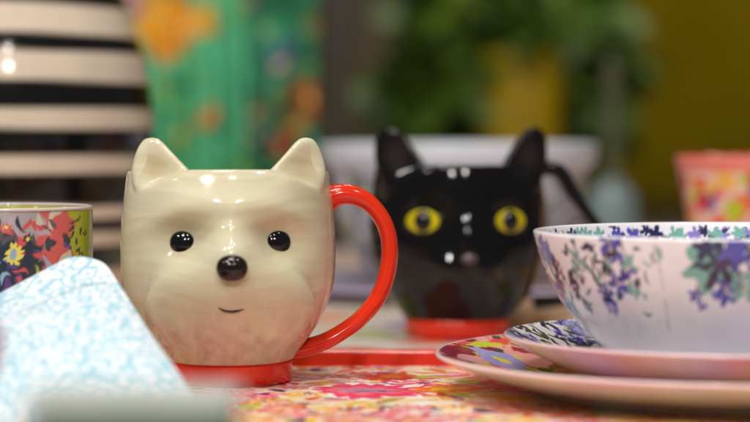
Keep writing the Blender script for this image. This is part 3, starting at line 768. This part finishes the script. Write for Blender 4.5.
# ------------------------------------------------------------------ striped vase
def paint_vase(V, th, prof):
    z = np.repeat(prof[None, :, 1], len(th), 0) * 1000
    z = z + 1.2 * np.sin(th)[:, None]
    c = np.empty(V.shape); c[:] = (.007, .007, .007); m = np.zeros(z.shape)
    for a, b in ((18, 32), (48, 57), (65.5, 74.5), (95.3, 106.5), (124, 136.8), (154.5, 173.5), (185, 204), (214, 236), (248, 262)):
        m = np.maximum(m, sstep((np.minimum(z - a, b - z)) / .8 + .5))
    inside = np.arange(V.shape[1]) > int(np.argmax(prof[:, 1]))
    m[:, inside] = 0
    return c * (1 - m[..., None]) + np.array(srgb(214, 198, 178)) * m[..., None]
vs = revolve_painted('striped_vase', [(.0001, .002), (.060, .002), (.066, 0), (.072, .003), (.085, .025), (.096, .060), (.1015, .100), (.1030, .130), (.0985, .165), (.089, .195), (.079, .225), (.070, .255), (.066, .272), (.064, .276), (.061, .272), (.066, .245), (.082, .200), (.094, .15), (.095, .10), (.08, .03), (.0001, .012)], 128, 420, paint_vase, (PX(0, 1.55), 1.55, 0), M['vase'])
tag(vs, 'tall bulging vase with bold black and cream stripes behind the tumbler', 'vase')

# ------------------------------------------------------------------ behind the cat: planter bowl, plate, lid, cup, bottle
BX, BY = PX(458, 1.75), 1.75
def paint_planter(V, th, prof):
    U = np.repeat(th[:, None], len(prof), 1) * .10; Z = np.repeat(prof[None, :, 1], len(th), 0)
    P = Paint(U, Z, srgb(204, 210, 218)); r = np.random.default_rng(4)
    g, yg, lg = srgb(96, 96, 104), srgb(140, 156, 84), srgb(150, 154, 150)
    for k in range(500):
        P.leaf(r.uniform(-.314, .314), r.uniform(.005, .088), r.uniform(.006, .016), r.uniform(.002, .006), r.uniform(0, PI), [g, lg, g, yg][r.integers(4)])
    P.region(sstep((P.v - .094) / .003), srgb(216, 222, 232))
    return P.c
pl = revolve_painted('deep_bowl', [(.0001, .002), (.05, .002), (.056, 0), (.064, .004), (.082, .030), (.093, .06), (.0985, .092), (.104, .097), (.1065, .110), (.1050, .1130), (.102, .111), (.097, .09), (.08, .035), (.05, .01), (.0001, .009)], 300, 160, paint_planter, (BX, BY, .012), M['china'])
tag(pl, 'deep pale bowl with grey leaf pattern and plain collar directly behind the cat mug', 'bowl')
tag(lathe('wide_plate', [(.0001, .002), (.09, .002), (.094, 0), (.100, .001), (.13, .004), (.160, .0085), (.161, .0098), (.158, .0102), (.12, .0080), (.09, .0062), (.0001, .0060)], M['lilac'], None, (BX - .01, BY, .0), nt=120), 'plain lilac plate lying under the deep grey patterned bowl', 'plate')
pl.location.z = .0062; pl.scale.z = .94
tag(lathe('wooden_lid', [(.0001, .0155), (.03, .0155), (.055, .014), (.070, .0105), (.077, .004), (.077, .001), (.074, 0), (.0001, 0)][::-1], M['tanwood'], None, (PX(612, 1.45), 1.45, 0)), 'low round tan wooden lid lying between the cat mug and the flower bowl', 'lid')

cup = thing('floral_cup', (PX(748, 1.55), 1.55, 0), 'flared cup with red, pink and lime flowers under a coral rim, at the right edge', 'cup')
def paint_cup(V, th, prof):
    U = np.repeat(th[:, None], len(prof), 1) * .045; Z = np.repeat(prof[None, :, 1], len(th), 0); top = int(np.argmax(prof[:, 1]))
    P = Paint(U, Z, srgb(240, 200, 190)); r = np.random.default_rng(8)
    cs = [srgb(*k) for k in ((214, 40, 50), (236, 100, 60), (240, 150, 160), (190, 200, 50), (90, 90, 160), (245, 190, 90), (205, 50, 80))]
    for k in range(460):
        P.flower(r.uniform(-.142, .142), r.uniform(.0, .090), r.uniform(.0035, .0085), int(r.integers(4, 8)), cs[r.integers(7)], r.uniform(0, 6), .3)
    c = P.c.reshape(V.shape)
    c[:, prof[:, 1] > .0945] = srgb(240, 136, 120); c[:, top:] = srgb(206, 52, 30)
    return c
revolve_painted('cup_body', [(.0001, .002), (.028, .002), (.031, 0), (.0335, .003), (.0355, .03), (.0400, .062), (.0455, .090), (.0485, .1035), (.0480, .1052), (.0468, .1042), (.0430, .088), (.0375, .062), (.032, .03), (.028, .008), (.0001, .007)], 260, 150, paint_cup, (0, 0, 0), M['china'], cup)

btl = lathe('ceramic_jar', [(.0001, 0), (.030, 0), (.034, .003), (.038, .03), (.038, .055), (.033, .075), (.022, .086), (.020, .092), (.022, .095), (.018, .095), (.016, .086), (.0001, .08)], M['pale_blue'], None, (PX(612, 2.4), 2.4, 0))
btl.scale = (.72, .72, .74)
tag(btl, 'small pale blue ceramic jar blurred between the flower bowl and the cat handle', 'jar')
cd = thing('taper_candle', (PX(612, 2.62), 2.62, 0), 'tall grey green candle in a dark holder behind the pale blue jar', 'candle')
lathe('candle_holder', [(.0001, 0), (.03, 0), (.031, .003), (.012, .008), (.010, .02), (.016, .026), (.016, .032), (.0001, .032)], M['darkwood'], cd)
lathe('wax', [(.0001, .0322), (.0105, .0322), (.0105, .10), (.0100, .196), (.0085, .200), (.0001, .199)], glaze('grey_green_wax', srgb(84, 88, 56), .6, .08, 40), cd)
tube('wick', [(0, 0, .198), (.0004, 0, .203), (.0012, 0, .207)], .0008, .0008, M['black'], cd, n=8, k=8)

# ------------------------------------------------------------------ towel rack with two printed towels
RY = 2.45; RODZ = .365
rack = thing('towel_rack', (PX(338, RY), RY, 0), 'dark wooden towel rack with a square post behind the dog mug', 'rack')
xr, xl = 0, PX(96, RY) - PX(338, RY)
for xx in (xr, xl):
    box('post', xx - .013, xx + .013, -.013, .013, .014, RODZ + .03, M['darkwood'], rack, .002)
    box('foot', xx - .02, xx + .02, -.08, .08, 0, .0135, M['darkwood'], rack, .003)
tube('rail', [(xl + .0135, 0, RODZ), ((xl + xr) / 2, 0, RODZ), (xr - .0135, 0, RODZ)], .007, .007, M['darkwood'], rack, n=12)
def towel(x0, x1, xb0, xb1, zb, base, seed, label, spots, gain=1.0):
    nu, nv = 200, 240
    s, t = np.meshgrid(np.linspace(0, 1, nu), np.linspace(0, 1, nv), indexing='ij')
    # over the rail and down both sides
    Lf, Lb, rr = RODZ - zb, RODZ - zb - .03, .0095
    tot = Lf + PI * rr + Lb; a = t * tot
    z = np.where(a < Lf, zb + a, np.where(a < Lf + PI * rr, RODZ + rr * np.sin((a - Lf) / rr), RODZ - (a - Lf - PI * rr)))
    y = np.where(a < Lf, -rr, np.where(a < Lf + PI * rr, -rr * np.cos((a - Lf) / rr), rr))
    dz = np.clip((RODZ - z) / .2, 0, 1)
    r = np.random.default_rng(seed)
    fold = (.010 * np.sin(s * 13 + r.uniform(0, 6)) + .006 * np.sin(s * 27 + r.uniform(0, 6))) * (.25 + .75 * dz)
    y = y + np.where(y < 0, -1, 1) * np.abs(fold) * dz
    xx = (x0 + (x1 - x0) * s) * (1 - dz) + (xb0 + (xb1 - xb0) * s) * dz
    P = Paint(xx, z, base); P.warp(.006, .05, seed)
    rr_ = np.random.default_rng(seed + 50)
    gcol = [tuple(q * gain for q in srgb(*k)) for k in ((80, 184, 140), (56, 156, 108), (104, 176, 100), (72, 172, 140), (40, 130, 92))]
    for k in range(90):
        P.leaf(rr_.uniform(min(x0, xb0), max(x1, xb1)), rr_.uniform(zb, RODZ), rr_.uniform(.012, .03), rr_.uniform(.004, .009), rr_.uniform(0, PI), gcol[rr_.integers(5)], bend=rr_.uniform(-.5, .5))
    for (px, py, R, col) in spots:
        P.flower(PX(px, RY), PZ(py, RY), R, 6, srgb(*col), rr_.uniform(0, 6), .25); P.flower(PX(px, RY), PZ(py, RY), R * .3, 5, srgb(240, 210, 120), 0, .2)
    o = obj('tea_towel', mesh_np('tea_towel', np.stack([xx, y + RY, z], -1), grid_faces(nu, nv), P.c), M['print'])
    so = o.modifiers.new('cloth', 'SOLIDIFY'); so.thickness = .0012
    return tag(o, label, 'tea towel', 'green tea towels on the rack')
towel(PX(98, RY), PX(244, RY), PX(148, RY), PX(248, RY), .055, srgb(92, 194, 144), 3, 'bright green tea towel with big orange flowers hanging beside the striped vase',
      [(160, 14, .026, (244, 166, 20)), (188, 30, .022, (240, 150, 10)), (170, 48, .018, (236, 150, 20)), (205, 18, .016, (220, 170, 30)), (128, 6, .014, (170, 90, 150)), (165, 92, .010, (150, 140, 60)), (204, 116, .010, (190, 120, 50)), (185, 136, .014, (120, 180, 110))])
towel(PX(236, RY), PX(320, RY), PX(236, RY), PX(316, RY), .050, srgb(26, 96, 62), 9, 'darker green tea towel with red and lilac flowers hanging beside the rack post',
      [(238, 4, .013, (130, 70, 120)), (283, 60, .018, (84, 112, 140)), (272, 30, .014, (60, 160, 110)), (305, 100, .018, (170, 80, 30)), (282, 144, .018, (160, 34, 34)), (262, 110, .016, (104, 116, 92)), (296, 124, .012, (150, 110, 40)), (250, 140, .018, (20, 70, 90)), (310, 28, .012, (120, 104, 40))], .7)

# ------------------------------------------------------------------ dark panel, potted plant
pn = box('dark_cabinet', PX(318, 3.9), PX(456, 3.9), 3.86, 4.2, .001, .60, glaze('dark_olive_wood', srgb(70, 56, 8), .5, .3, 14, stretch=(5, 5, .5), bump=.2, bump_scale=40), None, .004)
tag(pn, 'tall dark olive wooden cabinet standing on the sideboard against the gold wall', 'cabinet')

def plant(px, d, pot_r, pot_z, crown, label, n, seed, scale):
    X = PX(px, d)
    root = thing('potted_plant', (X, d, 0), label, 'plant')
    lathe('pot', [(.0001, 0), (pot_r * .70, 0), (pot_r * .74, .004), (pot_r * .90, pot_z * .5), (pot_r, pot_z * .93), (pot_r * 1.05, pot_z * .94), (pot_r * 1.05, pot_z), (pot_r * .94, pot_z), (pot_r * .9, pot_z * .9), (.0001, pot_z * .88)], M['mustard'], root)
    r = np.random.default_rng(seed); Vs, Fs = [], []; off = 0
    stems_V, stems_F, soff = [], [], 0
    for (cx, cz, rx, rz, k) in crown:
        cx, cz, rx, rz = PX(cx, d) - X, PZ(cz, d), rx * d / F, rz * d / F
        for _ in range(k):
            dv = r.normal(size=3); dv /= np.linalg.norm(dv); q = r.uniform(.25, 1) ** .5
            c0 = np.array((cx, .02, cz)) + dv * np.array((rx, .08, rz)) * q
            L = r.uniform(.035, .065) * scale; Wd = L * r.uniform(.26, .38)
            fwd = np.array((dv[0], dv[1] - .3, dv[2] * .6 - .5)) + r.normal(size=3) * .4; fwd /= np.linalg.norm(fwd)
            side = np.cross(fwd, r.normal(size=3)); side /= np.linalg.norm(side); nn = np.cross(side, fwd)
            tt = np.linspace(0, 1, 7); w = Wd * np.sin(PI * tt ** .75) ** .9 + .0004
            mid = c0 + (tt[:, None] * L) * fwd - nn * (.25 * L * tt[:, None] ** 2)
            V = np.stack([mid - side * w[:, None] + nn * w[:, None] * .3, mid, mid + side * w[:, None] + nn * w[:, None] * .3], 1)
            Vs.append(V.reshape(-1, 3)); Fs.append(grid_faces(7, 3) + off); off += 21
            if _ % 3 == 0:      # a stem from the pot mouth to the leaf
                p0 = np.array((r.uniform(-.5, .5) * pot_r, r.uniform(-.5, .5) * pot_r, pot_z * .88)); p1 = c0
                m = (p0 + p1) / 2 + np.array((0, 0, .04)); pts = catmull([p0, m, p1], 10); a = np.linspace(0, 2 * PI, 5, endpoint=False)
                ring = np.stack([np.cos(a), np.sin(a), 0 * a], -1) * .0014
                SV = (pts[:, None] + ring[None]).transpose(1, 0, 2); stems_V.append(SV.reshape(-1, 3)); stems_F.append(grid_faces(5, 10, True) + soff); soff += 50
    obj('foliage', mesh_np('foliage', np.vstack(Vs), np.vstack(Fs)), M['leaf'], root)
    obj('stems', mesh_np('stems', np.vstack(stems_V), np.vstack(stems_F)), M['leaf'], root)
    return root
plant(520, 3.3, .068, .230, [(432, 92, 34, 46, 70), (470, 20, 60, 26, 70), (560, 22, 55, 28, 70), (594, 80, 26, 52, 70), (520, 45, 50, 14, 30)], 'leafy green plant in a mustard pot behind the cat mug', 310, 5, 1.45)

# ------------------------------------------------------------------ light: shop lamps over the table, dim room
world = bpy.data.worlds.new('World'); scene.world = world; world.use_nodes = True
bg = world.node_tree.nodes['Background']; bg.inputs[0].default_value = (.95, .92, .88, 1); bg.inputs[1].default_value = .075
def area(name, loc, target, size, power, col=(1, .93, .82), shape='DISK', size_y=None):
    l = bpy.data.lights.new(name, 'AREA'); l.shape = shape; l.size = size
    if size_y: l.size_y = size_y
    l.energy = power; l.color = col
    o = bpy.data.objects.new(name, l); link(o); o.location = loc
    o.rotation_euler = (Vector(target) - Vector(loc)).to_track_quat('-Z', 'Y').to_euler()
    return o
area('ceiling_light', (-.12, .80, 1.45), (-.02, 1.12, .05), .40, 5.6, (1, .975, .945))
area('track_light', (-.45, .35, 1.15), (-.07, 1.13, .08), .22, 4.6, (1, .96, .9))
area('track_light', (-.30, -.45, 1.05), (-.05, 1.12, .06), .10, 5.6, (1, .975, .945))
area('track_light', (.28, -.30, 1.0), (.08, 1.1, .05), .08, 4.0, (1, .975, .945))
area('track_light', (.02, .62, .80), (0, 1.3, .08), .03, .7)
area('track_light', (.55, .8, 1.3), (.1, 1.3, .05), .08, 2.2)
area('track_light', (-.95, .55, 1.05), (-.02, 1.2, .07), .09, 3.2, (1, .97, .93))
area('wall_light', (.8, 3.3, 1.6), (.7, 4.3, .1), .3, 6.6, (1, .9, .7))
area('back_light', (-.1, 1.7, 1.2), (-.1, 2.45, .15), .25, 2.6, (1, .95, .85))
area('plant_light', (.2, 2.7, 1.4), (.2, 3.3, .15), .25, 5.6, (1, .93, .75))

# ------------------------------------------------------------------ camera
cam = bpy.data.cameras.new('Camera'); co = bpy.data.objects.new('Camera', cam); link(co)
cam.sensor_width = 36; cam.lens = F / 750 * 36; cam.clip_start = .02; cam.clip_end = 50
co.location = (0, 0, H); co.rotation_euler = (PI / 2 - math.atan((211 - YH) / F), 0, 0)
cam.dof.use_dof = True; cam.dof.focus_distance = 1.095; cam.dof.aperture_fstop = cam.lens / 1000 / .0235
scene.camera = co
vs_ = scene.view_settings; scene.display_settings.display_device = 'sRGB'
vs_.view_transform = 'Standard'; vs_.look = 'None'; vs_.exposure = .22; vs_.gamma = 1
